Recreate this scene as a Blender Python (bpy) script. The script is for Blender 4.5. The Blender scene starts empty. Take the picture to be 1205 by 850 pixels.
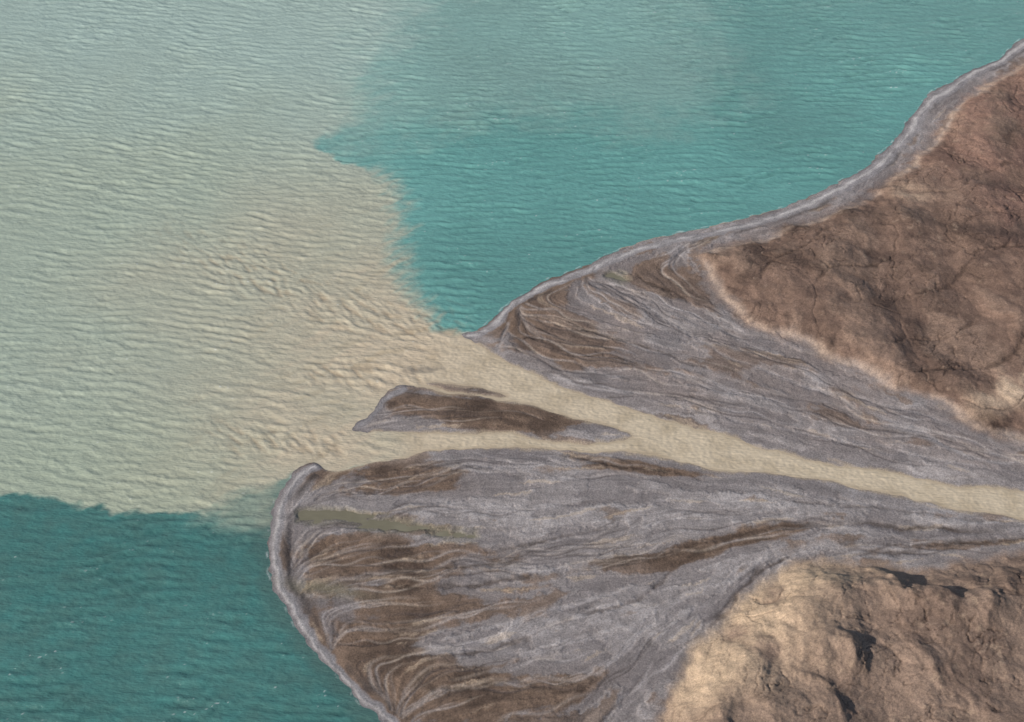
import bpy, math, time
import numpy as np
from mathutils import Vector
T0=time.time()
F=np.float32
# ------------------------------------------------------------------ survey -> ground metres
CAM_H=800.0; PITCH=math.radians(42); TH=math.tan(math.radians(17.5))
cP,sP=math.cos(PITCH),math.sin(PITCH)
def g(u,v,z=0.0):
    a=(u-602.5)/602.5*TH; b=(425-v)/602.5*TH
    dy=cP+b*sP; dz=-sP+b*cP
    t=(z-CAM_H)/dz
    return (a*t, dy*t)
def ss(a,b,x):
    t=np.clip((x-a)/(b-a),0,1); return t*t*(3-2*t)
# ------------------------------------------------------------------ raster
CELL=0.70
xs=np.arange(-630,630,CELL).astype(F); ys=np.arange(515,1490,CELL).astype(F)
NX,NY=len(xs),len(ys)
X,Y=np.meshgrid(xs,ys)
rng=np.random.default_rng(7)
def perlin(x,y,seed):
    r=np.random.default_rng(seed); a=r.random((256,256))*2*np.pi
    gx=np.cos(a).astype(F).ravel(); gy=np.sin(a).astype(F).ravel()
    x0=np.floor(x); y0=np.floor(y); fx=(x-x0).astype(F); fy=(y-y0).astype(F)
    xi=x0.astype(np.int32)&255; yi=y0.astype(np.int32)&255
    x1=(xi+1)&255; y1=(yi+1)&255
    def d(ix,iy,ax,ay):
        k=iy*256+ix
        return gx[k]*ax+gy[k]*ay
    u=fx*fx*fx*(fx*(fx*6-15)+10); v=fy*fy*fy*(fy*(fy*6-15)+10)
    n0=d(xi,yi,fx,fy)*(1-u)+d(x1,yi,fx-1,fy)*u
    n1=d(xi,y1,fx,fy-1)*(1-u)+d(x1,y1,fx-1,fy-1)*u
    return (n0*(1-v)+n1*v)*1.5
def fbm(x,y,s,o,seed,gain=.5):
    t=0;a=1.0
    for i in range(o):
        t=t+a*perlin(x/s+17.3*i,y/s+5.1*i,seed+i); s=s/2.03; a*=gain
    return t
def small(fn,k=8):
    xc=np.linspace(xs[0],xs[-1],NX//k+2).astype(F); yc=np.linspace(ys[0],ys[-1],NY//k+2).astype(F)
    A=fn(*np.meshgrid(xc,yc)).astype(F); return up(A)
def up(A):
    h,w=A.shape
    fx=np.linspace(0,w-1.001,NX); fy=np.linspace(0,h-1.001,NY)
    x0=fx.astype(int); y0=fy.astype(int); tx=(fx-x0).astype(F); ty=(fy-y0).astype(F)[:,None]
    B=A[:,x0]*(1-tx)+A[:,x0+1]*tx
    return B[y0]*(1-ty)+B[y0+1]*ty
WX=small(lambda a,b:fbm(a,b,40,3,11)*3.0,4)+perlin(X/7,Y/7,21)*0.9
WY=small(lambda a,b:fbm(a,b,40,3,12)*3.0,4)+perlin(X/7,Y/7,22)*0.9
Xw=X+WX; Yw=Y+WY
def cr(pts,closed=False,n=5):
    P=np.array(pts,float); m=len(P); out=[]
    rg=range(m) if closed else range(m-1)
    for i in rg:
        if closed: p0,p1,p2,p3=P[i-1],P[i],P[(i+1)%m],P[(i+2)%m]
        else: p0,p1,p2,p3=P[max(i-1,0)],P[i],P[i+1],P[min(i+2,m-1)]
        for k in range(n):
            t=k/n
            out.append(.5*((2*p1)+(-p0+p2)*t+(2*p0-5*p1+4*p2-p3)*t*t+(-p0+3*p1-3*p2+p3)*t**3))
    if not closed: out.append(P[-1])
    return np.array(out)
def togr(pts,z=0): return [g(p[0],p[1],z) for p in pts]
def rngidx(a,b,arr,n):
    i=int(np.clip((a-arr[0])/CELL,0,n)); j=int(np.clip((b-arr[0])/CELL+1,0,n)); return i,j
def dline(pts,R,closed=False,z=0,gr=False,n=5):
    P=cr(pts if gr else togr(pts,z),closed,n)
    D=np.full((NY,NX),R,F); S=np.ones((NY,NX),F); Tm=np.zeros((NY,NX),F)
    m=len(P); rg=range(m) if closed else range(m-1)
    for i in rg:
        a=P[i]; b=P[(i+1)%m]
        i0,i1=rngidx(min(a[0],b[0])-R-8,max(a[0],b[0])+R+8,xs,NX)
        j0,j1=rngidx(min(a[1],b[1])-R-8,max(a[1],b[1])+R+8,ys,NY)
        if i1<=i0 or j1<=j0: continue
        sx=Xw[j0:j1,i0:i1]-F(a[0]); sy=Yw[j0:j1,i0:i1]-F(a[1])
        dx,dy=b-a; L=dx*dx+dy*dy+1e-9
        t=np.clip((sx*F(dx)+sy*F(dy))/F(L),0,1)
        d=np.hypot(sx-t*F(dx),sy-t*F(dy))
        Dd=D[j0:j1,i0:i1]; k=d<Dd
        Dd[k]=d[k]
        S[j0:j1,i0:i1][k]=np.sign(F(dx)*sy-F(dy)*sx)[k]
        Tm[j0:j1,i0:i1][k]=((i+t)/m)[k]
    return D,S,Tm
def poly(pts,R,z=0,n=5):
    D,_,_=dline(pts,R,True,z,n=n)
    P=cr(togr(pts,z),True,n); ins=np.zeros((NY,NX),bool); m=len(P)
    for i in range(m):
        a=P[i]; b=P[(i+1)%m]
        if a[1]==b[1]: continue
        j0,j1=rngidx(min(a[1],b[1])-9,max(a[1],b[1])+9,ys,NY)
        if j1<=j0: continue
        yy=Yw[j0:j1]; xx=Xw[j0:j1]
        c=((a[1]>yy)!=(b[1]>yy))&(xx<F((b[0]-a[0])/(b[1]-a[1]))*(yy-F(a[1]))+F(a[0]))
        ins[j0:j1]^=c
    return np.where(ins,D,-D)
dep=Y*cP+CAM_H*sP
U=602.5+X/dep/TH*602.5
V=425-((Y*sP-CAM_H*cP)/dep)/TH*602.5
Uw=U+WX*1.6; Vw=V+WY*1.2
def blob(cx,cy,rx,ry,ang=0):
    a=math.radians(ang); du=Uw-cx; dv=Vw-cy
    p=(du*math.cos(a)+dv*math.sin(a))/rx; q=(-du*math.sin(a)+dv*math.cos(a))/ry
    return np.exp(-(p*p+q*q)).astype(F)
# ------------------------------------------------------------------ outlines
upper=[(1500,-80),(1400,-38),(1300,0),(1205,45),(1170,70),(1130,90),(1100,106),(1083,124),(1066,148),(1045,172),(1020,193),(990,213),(950,233),(900,250),(850,263),(800,275),(750,285),(715,299),(680,316),(640,331),(610,350),(590,368),(572,383),(552,391),(541,394),(556,401),(575,413),(600,427),(650,449),(700,467),(750,484),(800,499),(850,512),(900,528),(950,539),(1000,549),(1060,560),(1120,569),(1205,579),(1300,589),(1700,640),(2600,640),(2600,-80)]
lower=[(1700,680),(1300,624),(1205,612),(1140,601),(1080,589),(1020,576),(960,563),(900,556),(850,552),(800,543),(740,531),(690,533),(640,528),(580,527),(530,530),(490,535),(450,543),(420,551),(395,556),(380,553),(368,544),(354,548),(339,562),(326,585),(318,615),(316,645),(319,675),(327,700),(342,727),(362,752),(387,782),(412,811),(442,842),(482,880),(562,960),(620,1060),(1700,1060),(2400,900)]
island=[(418,508),(423,496),(435,481),(452,465),(472,456),(500,457),(530,462),(565,466),(610,475),(655,486),(700,499),(738,510),(742,518),(690,523),(640,518),(600,511),(550,509),(500,510),(455,510)]
bar=[(498,451),(520,449),(545,453),(577,459),(594,467),(570,466),(540,462),(515,456)]
bar2=[(470,436),(488,431),(505,431),(522,434),(505,438),(486,440)]
sdU=poly(upper,70); sdL=poly(lower,70); sdI=poly(island,40,n=4); sdB=poly(bar,12,n=4)
land=np.maximum(np.maximum(sdU,sdL),np.maximum(sdI,sdB))
print('outlines',time.time()-T0)
spU=[(552,397),(568,393),(586,381),(604,360),(638,339),(689,320),(740,299),(800,284),(860,271),(930,250),(985,227),(1035,194),(1064,165),(1088,130),(1125,100),(1165,78),(1205,53),(1300,8),(1400,-30),(1500,-72)]
spL=[(370,550),(354,558),(340,576),(330,600),(325,630),(325,660),(331,692),(344,718),(365,748),(390,780),(417,811),(447,842),(487,878),(567,960)]
spI=[(424,502),(434,487),(453,470),(478,460)]
dSU,sSU,_=dline(spU,40); dSL,sSL,_=dline(spL,40); dSI,_,_=dline(spI,20)
# ------------------------------------------------------------------ flow field
guides=[
 [(1300,622),(1205,612),(1000,590),(850,560),(700,545),(560,542),(420,560)],
 [(1300,626),(1205,618),(1000,600),(850,580),(700,585),(560,592),(430,603),(355,606)],
 [(1205,622),(1000,608),(860,612),(740,630),(600,642),(470,662),(350,675)],
 [(1205,626),(1020,618),(900,632),(800,655),(700,680),(560,702),(450,714),(360,705)],
 [(1205,630),(1030,626),(920,645),(820,688),(700,725),(600,752),(480,770),(390,765)],
 [(1205,634),(1050,636),(930,656),(850,703),(760,760),(640,802),(520,835),(460,850)],
 [(1300,632),(1205,637),(1060,645),(930,662),(860,700),(800,760),(740,820),(660,900)],
 [(1300,586),(1205,575),(1000,545),(850,508),(700,462),(600,425),(575,408)],
 [(1300,580),(1205,560),(1050,520),(900,480),(780,450),(680,425),(592,398)],
 [(1205,540),(1100,505),(1000,470),(880,430),(760,400),(660,370),(615,365)],
 [(1150,510),(1000,445),(900,400),(800,360),(720,330),(700,325)],
 [(1000,440),(920,402),(880,385),(845,345),(815,305)],
 [(742,516),(640,500),(540,485),(440,495)],
 spU,spL,
 [(560,396),(575,408),(600,428),(650,450)]]
gp=[];gd=[]
for q in guides:
    P=cr(togr(q),False,8); d=np.diff(P,axis=0); d/=np.linalg.norm(d,axis=1)[:,None]+1e-9
    gp.append((P[1:]+P[:-1])/2); gd.append(d)
gp=np.concatenate(gp); gd=np.concatenate(gd)
k=12
xc=np.linspace(xs[0],xs[-1],NX//k+2); yc=np.linspace(ys[0],ys[-1],NY//k+2)
XC,YC=np.meshgrid(xc,yc); vx=np.zeros(XC.shape); vy=vx.copy()
for p,d in zip(gp,gd):
    w=1/((XC-p[0])**2+(YC-p[1])**2+30)**1.6
    vx+=w*d[0]; vy+=w*d[1]
n=np.hypot(vx,vy)+1e-12; vx=up((vx/n).astype(F)); vy=up((vy/n).astype(F))
ang=np.arctan2(vy,vx)+small(lambda a,b:fbm(a,b,44,3,31)*0.40,4)
vx=np.cos(ang).astype(F); vy=np.sin(ang).astype(F)
n_f=rng.standard_normal((NY,NX)).astype(F)
n_m=perlin(X/2.6,Y/2.6,41)
n_c=perlin(X/14,Y/14,42)+.9*perlin(X/30,Y/30,43)
n_d=perlin(X/6,Y/6,44)+.3*perlin(X/18,Y/18,45)
reg=(land>-2)
J,I=np.nonzero(reg); base=(J*NX+I)
vxf=vx.ravel(); vyf=vy.ravel()
def lic(noises,step,N):
    acc=[nn.ravel()[base].copy() for nn in noises]
    for sg in (1,-1):
        px=I.astype(F)+.5; py=J.astype(F)+.5; kk=base
        for s in range(N):
            px+=vxf[kk]*F(sg*step); py+=vyf[kk]*F(sg*step)
            np.clip(px,0,NX-1,out=px); np.clip(py,0,NY-1,out=py)
            kk=py.astype(np.int32)*NX+px.astype(np.int32)
            w=F(.5+.5*math.cos(math.pi*s/N))
            for a,nn in zip(acc,noises): a+=nn.ravel()[kk]*w
    out=[]
    for a in acc:
        a=(a-a.mean())/a.std(); o=np.zeros(NX*NY,F); o[base]=a; out.append(o.reshape(NY,NX))
    return out
LF,LM=lic([n_f,n_m],1.5,7)
LD,LC=lic([n_d,n_c],2.6,17)
fb4=fbm(X,Y,9,4,131,.6); fb5=fbm(X,Y,8,4,137,.65)
def jit(A,k):
    ii=np.clip(np.arange(NX)[None,:]+(fb4*k/CELL).astype(np.int32),0,NX-1); jj=np.clip(np.arange(NY)[:,None]+(fb5*k/CELL).astype(np.int32),0,NY-1)
    return A[jj,ii]
LD=jit(LD,2.2); LC=jit(LC,3.0); LM=jit(LM,1.0)
print('lic',time.time()-T0)
# ------------------------------------------------------------------ uplands
bluff=[(812,302),(824,318),(835,338),(852,362),(880,385),(920,402),(960,417),(1000,441),(1050,466),(1100,482),(1150,506),(1205,530),(1300,560),(1700,600),(2600,600),(2600,-60),(1520,-55),(1400,-14),(1300,25),(1205,72),(1145,108),(1112,132),(1088,170),(1050,208),(995,241),(930,266),(870,285)]
sdP=poly(bluff,70)
hillp=[(752,880),(775,822),(812,768),(848,724),(883,692),(925,668),(965,656),(1020,660),(1080,668),(1150,655),(1205,645),(1300,640),(1700,700),(1700,1100),(640,1100)]
sdH=poly(hillp,70)
# ---- braided rills: walkers carried down the fan by the flow, each with its own meander
pale=np.zeros(NX*NY,F); dark=np.zeros(NX*NY,F)
ok=(land>5)&(sdP<-2)&(sdH<1)&(dSU>7)&(dSL>7)
okf=ok.ravel()
cand=np.nonzero(okf)[0]; M=330
sd=rng.choice(cand,M)
px=(sd%NX).astype(float); py=(sd//NX).astype(float)
px[M//2:]=px[:M-M//2]; py[M//2:]=py[:M-M//2]
A_=rng.uniform(.12,.42,M); lam=rng.uniform(9,34,M); ph=rng.uniform(0,6.28,M); Lm=rng.uniform(70,280,M); wd_=rng.uniform(.5,1.4,M); isd=rng.random(M)<.45
stp=.5; al=np.ones(M,bool); off=[(a,b) for a in range(-3,4) for b in range(-3,4) if a*a+b*b<12]
for s in range(560):
    dist=s*stp
    ix=np.clip(px.astype(int),4,NX-5); iy=np.clip(py.astype(int),4,NY-5); kk=iy*NX+ix
    al&=okf[kk]&(dist<Lm)
    if not al.any(): break
    e=np.sin(np.pi*np.clip(dist/Lm,0,1))**.5*np.clip(.75+.5*np.sin(dist/17+ph*3),0,1)
    for a,b in off:
        cx=ix+a; cy=iy+b
        d2=((cx+.5-px)**2+(cy+.5-py)**2)*CELL*CELL
        val_=(e*np.exp(-d2/(wd_*wd_))).astype(F); kx=cy*NX+cx
        m1=al&~isd&(val_>.03); m2=al&isd&(val_>.03)
        np.maximum.at(pale,kx[m1],val_[m1]); np.maximum.at(dark,kx[m2],val_[m2])
    th=np.arctan2(vyf[kk],vxf[kk])+A_*np.sin(dist/lam*2*np.pi/2+ph)
    px+=np.cos(th)*stp/CELL; py+=np.sin(th)*stp/CELL
pale=jit(pale.reshape(NY,NX),.5); dark=jit(dark.reshape(NY,NX),.5)
print('rills',time.time()-T0)
fb1=small(lambda a,b:fbm(a,b,130,3,51),4); fb2=fbm(X,Y,34,5,61); fb3=small(lambda a,b:fbm(a,b,60,4,71),3)
qx=X+fb3*16+fb2*5; qy=Y+fb1*18+fb2*6
def erode(x,y,s,o,seed):
    t=np.zeros_like(X); a=1.; wgt=1.
    for i in range(o):
        nn=np.abs(perlin(x/s+3.7*i,y/s+9.2*i,seed+i)); t=t+a*nn*wgt; wgt=np.clip(nn*2.6,.15,1); s/=2.05; a*=.5
    return t
er=erode(qx,qy*.85,75,5,81)
val=np.exp(-(np.abs(perlin(qx/75,qy*.85/75,81))/.012)**2)*ss(-.2,.4,fb2+.2)
crk=np.exp(-(np.abs(perlin((X+fb2*9+3*fb4)/20,(Y+fb3*8)/27,83))/.03)**2)*ss(.3,.8,fb3+.6*perlin(X/40,Y/40,84))
rx=X*.8+Y*.6; ry=-X*.6+Y*.8
rill=np.abs(perlin((rx+fb2*14)/34,(ry+fb3*14+fb2*3+fb4*1.5)/9,86)); rl=np.exp(-(rill/.04)**2)*ss(-.35,.35,perlin(X/50,Y/50,87)+.3*fb2)
mP=ss(0,16,sdP); mH=ss(0,9,sdH)
H=np.where(land>0, 0.22*ss(0,2.5,land)+.35*ss(1,14,land), -np.minimum(2.5,-land*.35)).astype(F)
spit=np.maximum(np.maximum(np.exp(-(dSU/4.5)**2),np.exp(-(dSL/4.0)**2)),np.exp(-(dSI/3.2)**2))
H+=ss(-1,3,land)*spit*.38
H+=ss(1,3,land)*(.18*np.exp(-((dSU-.8)/1.4)**2)+.2*np.exp(-(dSL/1.4)**2))
mD=ss(2,15,land)*(1-spit)*(1-mP)*(1-mH)
apex=ss(1250,900,U)
tA=LC+.22*LD
t1=ss(-.34,-.20,tA)+.8*ss(.75,.88,tA); t2=ss(.55,.7,LD+.25*LM)
H+=mD*(.25+.38*t1*(.45+.55*apex)+.10*t2+.15*fb4-.30*pale-.45*dark)
upl=5*ss(-6,26,sdP+fb2*5)+ss(0,60,sdP)*(9*fb1+3)+mP*(2.2*er+1.2*fb2+.22*fb4-.6*val-.6*crk-.6*rl)
H+=upl*ss(-2,12,sdP+fb2*2)
hh=17*ss(0,46,sdH)+ss(4,55,sdH)*(6*fb1)+mH*(4.0*er*ss(0,40,sdH)+1.7*fb2+.34*fb4-.6*val-1.0*crk-.7*rl)
H+=hh*mH
def scarp(pts,A,lw,rw,z=12):
    D,S,Tm=dline(pts,lw*3,z=z)
    D=D+np.clip(D,0,8)*.35*fb4
    f=ss(0,.45,Tm)*(1-ss(.55,1,Tm))*(1+.4*fb2)
    return A*f*np.where(S<0,np.exp(-(D/lw)**1.5),np.exp(-(D/rw)**2))
for pts,A,lw,rw in [
   ([(996,655),(1028,664),(1048,682),(1056,702),(1050,726)],6.4,26,5.5),
   ([(1046,672),(1072,690),(1104,708),(1130,722)],5.8,18,5),
   ([(930,740),(972,752),(998,772),(1000,800),(985,826)],5.6,28,5.5),
   ([(1150,690),(1165,720),(1150,750)],3.5,14,5),
   ([(915,800),(960,812),(985,840),(980,870)],4.2,20,6)]:
    H+=scarp(pts,A,lw,rw)
# ------------------------------------------------------------------ traced streams (width m, depth, tint)
streams=[
 ([(1205,632),(1100,622),(1000,618),(920,622),(870,630),(820,643),(780,656),(735,664)],2.8,1.2,-1),
 ([(640,672),(600,684),(540,692),(480,691),(425,685)],2.2,.8,-1),
 ([(835,566),(790,556),(740,548),(690,543),(640,534)],2.2,.8,-.9),
 ([(1300,622),(1205,634),(1130,640),(1060,650),(1000,655)],2.4,1.0,-.8),
 ([(930,655),(900,668),(872,692),(858,716),(830,735)],2.0,.9,-.9),
 ([(860,640),(800,668),(760,700),(720,715),(660,722)],1.8,.7,-.7),
 ([(1000,640),(940,645),(880,668),(820,715),(760,740),(680,755),(620,770),(560,766)],3.0,.6,.6),
 ([(1205,590),(1100,598),(1000,592),(900,575),(830,570)],1.8,.4,.6),
 ([(760,690),(700,702),(640,720),(592,738),(555,745)],2.0,.4,1),
 ([(700,610),(640,622),(560,634),(500,640)],2.0,.3,.6),
 ([(690,590),(600,596),(540,592),(470,586)],5,.3,.8),
 ([(1205,560),(1120,545),(1040,528),(960,512),(880,500),(820,480),(760,470)],1.8,.4,.6),
 ([(1150,512),(1060,482),(980,462),(900,440),(840,410),(790,380),(740,350),(715,335)],2.2,.5,.6),
 ([(1205,548),(1140,540),(1080,510),(1020,488)],2.2,.4,1),
 ([(900,412),(870,398),(838,384),(800,372)],1.5,.4,.7),
 ([(850,440),(780,418),(720,400),(660,375)],1.5,.5,-.8),
 ([(700,440),(660,418),(630,400),(600,398)],1.5,.5,-.8),
 ([(820,360),(790,345),(760,335),(745,318)],1.5,.5,-.8),
 ([(1205,392),(1190,425),(1150,440),(1100,442),(1050,452)],1.6,1.4,-.8),
 ([(985,270),(960,285),(940,300),(905,322),(890,345)],1.5,1.2,-.7),
 ([(1205,300),(1150,310),(1110,345),(1060,352)],1.5,1.0,-.6),
 ([(1195,200),(1150,215),(1120,235),(1080,232)],1.6,1.0,-.6),
 ([(1060,300),(1030,320),(990,325),(950,350)],1.4,1.0,-.6),
 ([(1150,380),(1120,400),(1070,402),(1030,420)],1.4,1.0,-.6),
 ([(720,800),(660,815),(600,800),(540,812),(480,800)],2.0,.5,-.8),
 ([(620,655),(560,665),(480,668),(420,660)],2.0,.5,-.8),
 ([(560,560),(500,552),(450,558),(400,572)],1.6,.4,-.7),
 ([(640,745),(590,760),(530,775),(470,775)],1.6,.5,-.7),
 ([(960,600),(880,592),(800,590),(730,600),(670,603)],1.6,.3,.6),
 ([(900,655),(840,680),(780,722),(730,775),(690,820)],2.0,.4,.5),
 ([(1205,618),(1140,612),(1060,602),(980,596),(900,592)],1.6,.5,-.6),
 ([(740,610),(680,630),(620,640),(570,655)],1.5,.5,-.7),
]
tint=np.zeros((NY,NX),F)
for pts,w,dp,tn in streams:
    D,S,Tm=dline(pts,w*4); D=D+fb4*1.3; e=ss(0,.12,Tm)*(1-ss(.75,.98,Tm))*(.7+.3*fb2.clip(-1,1))
    p=np.exp(-(D/w)**2)*e; H-=dp*p*ss(2,5,land); tint+=tn*np.exp(-(D/(w*.8))**2)*e
lag1=[(354,603),(378,599),(430,607),(500,620),(545,628),(556,630),(500,628),(430,621),(385,615),(357,612)]
lag3=[(714,325),(722,321),(733,324),(739,331),(730,331)]
sdG=np.maximum(poly(lag1,15),poly(lag3,15))+fb4*1.8+LD*1.2-.8
H=np.where((land>4),np.maximum(H,.2),H)
H=np.where(sdG>-5, H*(1-ss(-5,1.5,sdG))-0.22*ss(-5,1.5,sdG),H)
print('heights',time.time()-T0, H.min(),H.max())
# ------------------------------------------------------------------ colours
KL=1.13
def C(r,gg,b,k=None):
    c=np.array([r,gg,b],float)/255; c=np.where(c<.04045,c/12.92,((c+.055)/1.055)**2.4)
    return (c*(KL if k is None else k)).astype(F)
def mix(A,B,t): return A+(B-A)*t[...,None]
one=np.ones((NY,NX,3),F)
grey=C(134,127,125); lgrey=C(158,151,149); dgrey=C(110,103,102); brown=C(110,92,79); dbrown=C(76,63,55); tan=C(176,157,135)
bias=-.62+0*X
for b in [(470,568,110,24,6,1.6),(440,655,110,34,0,1.8),(500,720,150,28,-4,1.3),(440,790,90,50,30,1.6),(560,820,130,44,-10,1.4),(650,345,60,30,-30,1.2),(640,400,65,27,30,1.8),(790,330,60,22,20,1.7),(580,488,120,16,6,2.6),(860,638,130,11,-12,1.8),(770,555,75,9,6,1.8),(720,410,90,18,16,.9),(960,480,120,14,20,.7),(1130,640,120,8,0,.9),(700,800,80,30,-20,.7),(800,660,80,10,-20,.7),(600,655,60,10,-4,.9)]:
    bias+=b[5]*blob(*b[:5])
for b in [(580,600,110,13,3,1.6),(620,752,90,15,-6,1.9),(740,745,110,24,-20,.7),(900,590,220,20,4,.8),(705,512,35,10,4,1.5),(1050,540,150,20,12,.5),(470,630,80,7,4,.8)]:
    bias-=b[5]*blob(*b[:5])
fbd=small(lambda a,b:fbm(a,b,45,4,91),3)
tb=.75*ss(-.2,.22,bias+.36*LC+.12*LD+.45*fbd+.2*fb4)+.25*ss(-.8,.8,bias+.4*fbd)
gtone=(t1*.6-.5)+.6*fbd  # gravel tone: paler on raised bars, plus random patches
cD=mix(one*grey,lgrey,ss(.05,.8,gtone+.1*LD+.25*fb4)*.7)
cD=mix(cD,dgrey,ss(.0,.9,-gtone-.1*LD+.15*fb4)*.7)
cB=mix(one*brown,dbrown,ss(-.2,.9,-LD*.2+fbd+fb2*.7)*.85)
cB=mix(cB,C(132,115,101),ss(.6,1.4,LD*.4+LC*.4+fb2*.5+.2*fb4)*.4)
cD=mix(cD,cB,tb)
silt=ss(1.5,1.9,LD*.9+fbd*.7+.2*fb4)
cD=mix(cD,tan,silt*.35)
cD=mix(cD,C(126,109,100),ss(0,30,sdU)*.35*ss(-.5,.8,fbd+.3))
ed=np.exp(-((tA+.29)/.05)**2)*mD*ss(-.2,.6,fb2+.3*fbd)
cD=mix(cD,C(82,74,71),ed*.4)
cD=mix(cD,mix(one*lgrey*1.14,tan,ss(-.2,.6,fbd)*.5+.2*tb),pale*.58)
cD=mix(cD,C(76,68,66),dark*.62)
cD=mix(cD,dbrown*.75,np.clip(-tint,0,1)*.9); cD=mix(cD,lgrey*1.1,np.clip(tint,0,1)*.75)
cD*= (1+.05*LF+.02*LM+.15*fb4)[...,None]
gs=one*C(132,127,127)
gs=mix(gs,C(176,170,167),np.clip(np.exp(-((dSU-.5)/1.5)**2)+np.exp(-(dSL/1.3)**2),0,1)*.8*ss(-1.3,.4,LM*.3+fb2))
gs=mix(gs,C(96,91,94),ss(4.0,1.5,land)*.45)
gs*=(1+.06*LF+.14*fb4)[...,None]
farw=1+.6*ss(850,1000,U)*ss(320,200,V)
sm=np.clip(np.maximum(np.maximum(np.exp(-((dSU+fb4*.9)/(4.3*farw))**8),np.exp(-((dSL+fb4*.9)/4.2)**8)),np.exp(-(dSI/3.2)**4)),0,1)
cD=mix(cD,gs,sm)
dk=np.exp(-((dSL-7.5)/3.0)**2)*ss(-.5,.3,fbd+.2)*(land>7)*(sdL>0)
dk=np.maximum(dk,np.exp(-((dSU-6.5)/1.8)**2)*(land>7)*ss(-.3,.5,fbd)*.75)
cD=mix(cD,C(70,64,62),dk*.8)
lakeshore=np.minimum(dSU,np.minimum(dSL,dSI))<9
wet=(1-ss(.3,2.4,land+LM*.3))*ss(-.9,.4,fb2+.4)*np.where(lakeshore,1,.25); cD=mix(cD,C(88,86,88),wet*.6)
rs=(1-ss(-.5,3.2,land+fb4*1.6+fb2*1.5))*np.where(lakeshore,0,1)
cD=mix(cD,C(162,146,125),rs*.7)
lagc=mix(one*C(120,115,98),C(110,105,88),ss(-.5,.5,fb2))
cD=mix(cD,lagc,(ss(-7,1,sdG))*.7)
cD=mix(cD,C(114,109,90),(blob(385,694,50,8,10)*.6).clip(0,1))
# uplands
ub=one*C(115,94,82)
ub=mix(ub,C(80,65,57),ss(-.2,.9,fb3+fb2*.5+.1)*.75)
band=perlin(qx/30,qy/14,88); ub=mix(ub,C(88,71,63),ss(.0,.45,band)*.5)
ub=mix(ub,C(140,118,103),ss(.2,.9,er*1.4-.35+fb4*.12)*.45)
red=ss(0,1,blob(1150,120,90,50,0)+blob(1195,230,40,90)+.5*blob(1120,200,90,50)); ub=mix(ub,C(132,103,91),red*ss(-.7,.5,fb2+.1)*.65)
ub=mix(ub,C(186,163,140),(1.2*blob(1195,462,50,20,-20)+.7*blob(1070,238,22,10,20)+.5*blob(1180,60,60,20,-30)).clip(0,1)*ss(-.6,.3,fb2))
ub=mix(ub,C(68,54,47),np.clip(val*.4+crk*.65+rl*.5,0,.8))
ub=mix(ub,C(58,46,40),(np.clip(-tint,0,1))*.9)
ub=mix(ub,C(150,129,112),ss(.6,1.3,fb5+fb2*.4)*.45)
edge=np.exp(-((sdP-6+fb2*3)/4.0)**2)*(Uw<1300)*ss(0,12,dSU-14)*ss(-1.0,.4,fbd+.5*fb4+.2)  # sunlit bluff face, painted into the colour as a tan band
ub=mix(ub,C(178,157,140),edge*.6)
ub*=(1+.12*fb4)[...,None]
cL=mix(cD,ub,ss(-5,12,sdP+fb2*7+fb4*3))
hb=one*C(131,111,97)
hb=mix(hb,C(96,79,70),ss(-.2,.8,fb3+fb2*.6)*.6)
lit_flank=(blob(880,735,80,80,-45)+blob(820,800,60,50,-45)+.8*blob(960,685,80,25)).clip(0,1)  # sunlit left side of the hill, painted into the colour
hb=mix(hb,C(180,157,132),lit_flank*.85*ss(-1.0,.2,fb2+.2))
hb=mix(hb,C(70,56,49),np.clip(val*.35+crk*.85+rl*.5,0,.85)*(1-lit_flank*.6))
hb=mix(hb,C(160,138,118),ss(.4,1.2,fb5+fb2*.3)*.5)
hb*=(1+.12*fb4)[...,None]
cL=mix(cL,hb,ss(-4,8,sdH+fb2*4+fb4*2))
cL=np.clip(cL,.01,.9)
print('land colours',time.time()-T0)
# ------------------------------------------------------------------ water
plume=[(514,387),(505,370),(491,352),(476,332),(465,305),(470,280),(473,250),(465,222),(440,203),(400,187),(374,172),(410,152),(435,130),(445,100),(470,60),(520,0),(580,-120),(-600,-120),(-600,560),(-100,574),(0,582),(60,590),(130,600),(200,604),(245,603),(272,590),(310,580),(345,560),(385,580),(560,560),(1800,760),(1800,540),(700,430),(570,400)]
sdW=poly(plume,90)
wob=fbm(X,Y,16,4,151); wob2=small(lambda a,b:fbm(a,b,55,4,155),3)
topw=ss(185,70,V)*ss(280,420,U)
lowr=ss(560,585,V)*ss(235,275,U)*ss(420,380,U)
rgt=ss(440,330,V)*ss(420,455,U)
wsoft=3.5+75*topw+14*rgt+16*lowr
streak=fbm(X*.9+Y*.4,(Y*.9-X*.4)*3,26,4,158)
wisp=fbm((X*.78+Y*.62)*.45+wob*4,(Y*.78-X*.62)*2.4+wob2*14,22,4,159)
pm=ss(-1,1,(sdW+wob*(4+7*topw)+wob2*22*topw+streak*(14*topw+4*rgt+5*lowr)+wisp*(8*rgt+5*lowr+2))/wsoft)
p2=[(380,175),(450,165),(520,150),(620,135),(740,145),(810,140),(850,118),(862,80),(835,30),(820,-120),(300,-120)]
pm2=ss(-45,45,poly(p2,70)+wob*18+wob2*22+streak*8)*.32
p3=[(236,602),(275,580),(320,560),(356,545),(345,565),(325,600),(312,622),(285,622),(262,614)]
pm3=ss(-16,16,poly(p3,25)+wob*7+streak*5)*.5
big=small(lambda a,b:fbm(a,b,150,4,161),4)
KW=1.12
tealA=C(102,150,144,KW); tealB=C(60,116,112,KW); tealC=C(128,162,155,KW)
w=mix(one*tealA,tealB,ss(330,560,V-.2*U+60)*.9)
w=mix(w,tealC,ss(230,-40,V+big*60)*.7)
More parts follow.
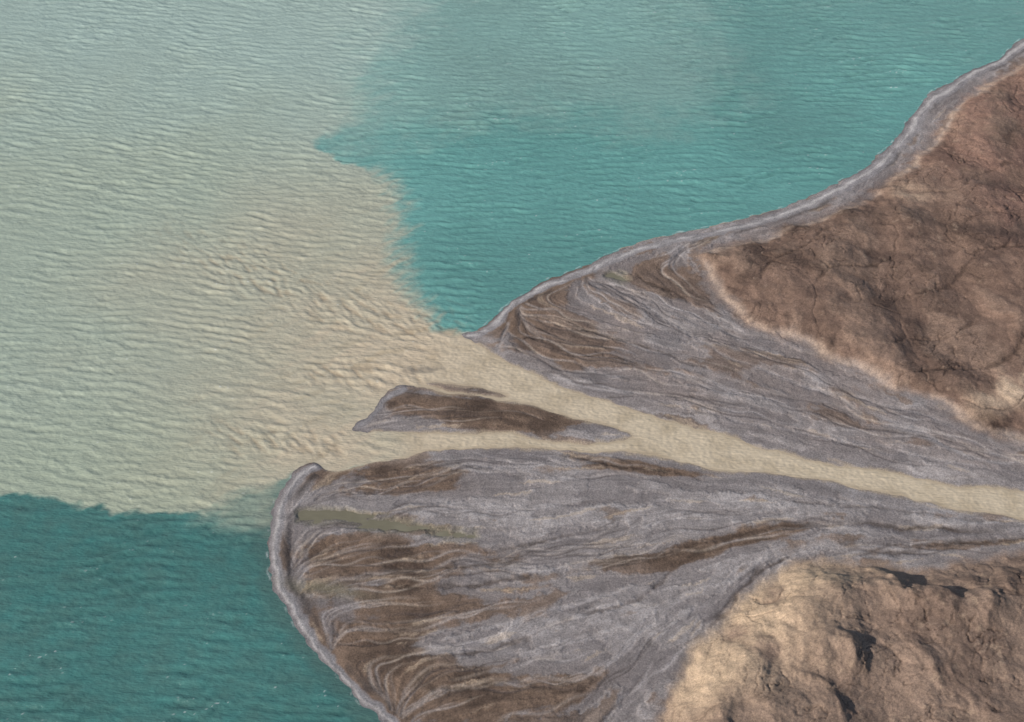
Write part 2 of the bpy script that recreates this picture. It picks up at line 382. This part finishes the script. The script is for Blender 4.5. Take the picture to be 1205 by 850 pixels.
w=mix(w,C(76,122,117,KW),ss(45,4,-land+big*6)*.5*ss(420,560,U))
w=mix(w,C(76,94,88,KW),ss(24,1,-land+wob*4)*.7*ss(540,600,V)*ss(540,480,U))  # murky water off the lower shore, plus painted dark reflection
w=w*(1+.10*big)[...,None]
dm=np.minimum(np.hypot((U-500),(V-430)*1.3),np.hypot(U-395,(V-530)*1.4)+50)
sed=one*C(152,162,147,KW)
sed=mix(sed,C(166,161,142,KW),ss(470,120,dm+big*70))
sed=mix(sed,C(184,168,145,KW),ss(210,10,dm+big*30+wisp*35))
sed=mix(sed,C(150,168,160,KW),ss(240,20,V+big*50-.1*U+20)*.9)
sed=mix(sed,C(152,160,140,KW),ss(430,590,V+big*30)*ss(380,180,U)*.6)
sed=sed*(1+.04*streak)[...,None]
sed=mix(sed,C(156,136,110,KW),ss(.1,.9,wisp)*ss(330,40,dm)*.32)
w=mix(w,sed,np.maximum(pm,np.maximum(pm2,pm3)))
rc=mix(one*C(186,171,148,KW),C(170,155,132,KW),ss(-.5,1,fbm(X,Y,20,4,171)))
lr=fbm(X*.96-Y*.28,(Y*.96+X*.28)*4,24,4,173); rc=rc*(1+.05*lr)[...,None]
rm=ss(470,530,U+(V-430)*.3)*pm*(V>380)
w=mix(w,rc,rm)
w=mix(w,C(160,143,121,KW),ss(3,0,-land+wob)*rm*.6)
w=mix(w,C(120,112,102,KW),ss(-2,2,poly(bar2,10)+wob*1.5)*.6)
def rot(ang):
    a=math.radians(ang); return X*math.cos(a)+Y*math.sin(a), -X*math.sin(a)+Y*math.cos(a)
def aniso(ang,la,lc,seed,wx=0,wy=0):
    p,q=rot(ang); return perlin((p+wx)/la,(q+wy)/lc,seed)
w1=small(lambda a,b:fbm(a,b,120,2,181)*14,6)
def train(ang,lam,seed):
    p,q=rot(ang); ph=q/lam+w1*.05+.5*small(lambda a,b:fbm(a,b,42,3,seed),3)
    return (np.sin(ph*2*np.pi)).astype(F)*(.25+.75*ss(-.5,.4,perlin(p/55,q/32,seed+9)))
amp_l=small(lambda a,b:.85+.5*fbm(a,b,90,3,191),5).clip(.3,2)
WV=.50*train(8,10.5,301)+.2*train(-3,7,305)+.40*aniso(10,50,6.5,201,0,w1)+.34*aniso(-2,30,4.4,202,0,-w1*.6)+.2*aniso(20,18,3.6,203,w1,0)+.12*aniso(-30,9,2.8,204)
WP=.34*train(-8,9,311)+.18*train(4,6.5,315)+.36*aniso(-8,42,6.2,205,0,w1*1.3)+.34*aniso(-18,24,4.4,206,w1,0)+.22*aniso(12,15,3.5,207)+.14*aniso(-40,8,2.6,208)
WV=WV*(1-pm)+WP*pm
st=0
for pts,R in [([(505,386),(430,372),(350,342),(280,312),(215,278),(160,240)],24),([(495,440),(430,440),(370,436),(330,425)],15),([(385,520),(330,516),(270,515),(200,500)],16)]:
    D,S,Tm=dline(pts,R*2.2); st=st+np.exp(-(D/R)**2)*(1-ss(.45,1,Tm))
STW=aniso(-38,22,5.0,211,0,w1)+.6*aniso(-55,12,3.6,212)
shal=ss(0,14,-land)
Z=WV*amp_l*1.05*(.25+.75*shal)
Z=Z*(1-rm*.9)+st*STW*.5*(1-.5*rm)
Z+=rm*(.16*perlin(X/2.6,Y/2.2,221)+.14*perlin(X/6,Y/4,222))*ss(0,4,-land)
w=w*(1+.12*Z.clip(-1,1))[...,None]  # wave shading painted into the colour: crests lighter, troughs darker
w=mix(w,C(150,128,102,KW),np.clip(st*ss(0,-.7,STW),0,1)*.38)
spn=perlin(X/8,Y/8,231)
fo=ss(.9,.2,np.abs(-land-.9-.3*fb4))*ss(.0,.6,spn+.4*perlin(X/2,Y/2,232))*(rm<.3)*(pm<.5)
wc_glint=ss(.62,.8,perlin(X/3.0,Y/1.5,233)*.8+.35*Z)*ss(.0,.5,perlin(X/30,Y/30,234)+.15)  # whitecap flecks, together with small painted glints
w=mix(w,C(212,216,214,.95),np.clip(fo*.4+wc_glint*.6*(rm<.3),0,1))
w=np.clip(w,.01,.9)
print('water',time.time()-T0)
# ------------------------------------------------------------------ meshes
def padE(A): return np.pad(A,((1,1),(1,1))+((0,0),)*(A.ndim-2),mode='edge')
XX=padE(X).copy(); YY=padE(Y).copy()
XX[:,0]=-16000; XX[:,-1]=16000; YY[0,:]=-12000; YY[-1,:]=24000
def make(name,Zm,col,fmask,mat):
    Zp=padE(Zm); cp=padE(col); fm=np.pad(fmask,((1,1),(1,1)),mode='edge')[:-1,:-1]
    NYp,NXp=Zp.shape
    j,i=np.nonzero(fm); a=j*NXp+i
    quad=np.stack([a,a+1,a+NXp+1,a+NXp],1)
    used=np.zeros(NXp*NYp,bool); used[quad.ravel()]=True
    remap=np.cumsum(used)-1; quad=remap[quad].astype(np.int32); nv=int(used.sum()); nf=len(quad)
    co=np.stack([XX.ravel()[used],YY.ravel()[used],Zp.ravel()[used]],1).astype(F)
    me=bpy.data.meshes.new(name); me.vertices.add(nv); me.vertices.foreach_set('co',co.ravel())
    me.loops.add(nf*4); me.loops.foreach_set('vertex_index',quad.ravel())
    me.polygons.add(nf); me.polygons.foreach_set('loop_start',np.arange(0,nf*4,4,dtype=np.int32))
    me.polygons.foreach_set('use_smooth',np.ones(nf,bool))
    me.update(calc_edges=True)
    at=me.color_attributes.new('tone','FLOAT_COLOR','POINT')
    c4=np.ones((nv,4),F); c4[:,:3]=cp.reshape(-1,3)[used]; at.data.foreach_set('color',c4.ravel())
    me.materials.append(mat); ob=bpy.data.objects.new(name,me); bpy.context.scene.collection.objects.link(ob)
    print(name,nv,nf); return ob
def nodes(name):
    m=bpy.data.materials.new(name); m.use_nodes=True; nt=m.node_tree; return m,nt,nt.nodes['Principled BSDF']
def noise(nt,co,scale,det=3,rough=.55):
    n=nt.nodes.new('ShaderNodeTexNoise'); n.inputs['Scale'].default_value=scale; n.inputs['Detail'].default_value=det; n.inputs['Roughness'].default_value=rough
    nt.links.new(co,n.inputs['Vector']); return n.outputs['Fac']
def mrange(nt,v,a,b,c,d):
    n=nt.nodes.new('ShaderNodeMapRange'); nt.links.new(v,n.inputs[0])
    for q,x in zip((1,2,3,4),(a,b,c,d)): n.inputs[q].default_value=x
    return n.outputs[0]
def mul(nt,a,b,op='MULTIPLY'):
    n=nt.nodes.new('ShaderNodeMath'); n.operation=op
    for q,x in ((0,a),(1,b)):
        if isinstance(x,float): n.inputs[q].default_value=x
        else: nt.links.new(x,n.inputs[q])
    return n.outputs[0]
def scalecol(nt,col,f):
    n=nt.nodes.new('ShaderNodeVectorMath'); n.operation='SCALE'; nt.links.new(col,n.inputs[0]); nt.links.new(f,n.inputs['Scale']); return n.outputs[0]
ml,nt,bs=nodes('gravel_and_tundra')
at=nt.nodes.new('ShaderNodeAttribute'); at.attribute_name='tone'
co=nt.nodes.new('ShaderNodeTexCoord').outputs['Object']
f=mul(nt,mrange(nt,noise(nt,co,.9,4,.85),.3,.7,.55,1.45),mrange(nt,noise(nt,co,.12,4,.6),.3,.7,.9,1.1))
nt.links.new(scalecol(nt,at.outputs['Color'],f),bs.inputs['Base Color'])
bs.inputs['Roughness'].default_value=.92; bs.inputs['Specular IOR Level'].default_value=.15
bp=nt.nodes.new('ShaderNodeBump'); bp.inputs['Strength'].default_value=1; bp.inputs['Distance'].default_value=.6
nt.links.new(noise(nt,co,.6,6,.78),bp.inputs['Height']); nt.links.new(bp.outputs[0],bs.inputs['Normal'])
def water(name,rough,dist):
    m,nt,bs=nodes(name)
    at=nt.nodes.new('ShaderNodeAttribute'); at.attribute_name='tone'
    co=nt.nodes.new('ShaderNodeTexCoord').outputs['Object']
    mp=nt.nodes.new('ShaderNodeMapping'); mp.inputs['Scale'].default_value=(.4,1,1); mp.inputs['Rotation'].default_value=(0,0,.1); nt.links.new(co,mp.inputs[0])
    f=mrange(nt,noise(nt,mp.outputs[0],.35,4,.65),.3,.7,.93,1.07)
    nt.links.new(scalecol(nt,at.outputs['Color'],f),bs.inputs['Base Color'])
    bs.inputs['Roughness'].default_value=rough; bs.inputs['IOR'].default_value=1.33
    bp=nt.nodes.new('ShaderNodeBump'); bp.inputs['Distance'].default_value=dist
    nt.links.new(noise(nt,mp.outputs[0],.55,4,.6),bp.inputs['Height']); nt.links.new(bp.outputs[0],bs.inputs['Normal'])
    return m
mlake=water('glacial_lake_water',.18,.8); mriv=water('silty_river_water',.35,.5); mlag=water('lagoon_water',.5,.05)
make('ground',H,cL,(H>-1.8),ml)
isr=(rm>.5)&(land<1.5)
lagm=(sdG>-6)&(land>3)
wm=(land<1.6)&~lagm
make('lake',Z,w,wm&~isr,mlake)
make('river',Z,w,wm&isr,mriv)
make('lagoon',np.full_like(H,.02),lagc*1.0,lagm,mlag)
# ------------------------------------------------------------------ light, sky, camera
sc=bpy.context.scene
EL,AZ=math.radians(28),math.radians(246)
S=Vector((math.sin(AZ)*math.cos(EL),math.cos(AZ)*math.cos(EL),math.sin(EL)))
sl=bpy.data.lights.new('sun','SUN'); sl.energy=5.0; sl.angle=math.radians(.5); sl.color=(1,.95,.88)
so=bpy.data.objects.new('sun',sl); so.rotation_euler=(-S).to_track_quat('-Z','Y').to_euler(); sc.collection.objects.link(so)
wd=bpy.data.worlds.new('World'); sc.world=wd; wd.use_nodes=True; nt=wd.node_tree
sk=nt.nodes.new('ShaderNodeTexSky'); sk.sky_type='NISHITA'; sk.sun_disc=False; sk.sun_elevation=EL; sk.sun_rotation=AZ
nt.links.new(sk.outputs[0],nt.nodes['Background'].inputs[0]); nt.nodes['Background'].inputs[1].default_value=.1
cam=bpy.data.cameras.new('camera'); co_=bpy.data.objects.new('camera',cam); sc.collection.objects.link(co_)
co_.location=(0,0,CAM_H); co_.rotation_euler=(math.pi/2-PITCH,0,0)
cam.sensor_fit='HORIZONTAL'; cam.angle=math.radians(35); cam.clip_start=5; cam.clip_end=60000
sc.camera=co_
sc.view_settings.view_transform='Standard'; sc.view_settings.look='None'; sc.view_settings.exposure=0
print('done',time.time()-T0)
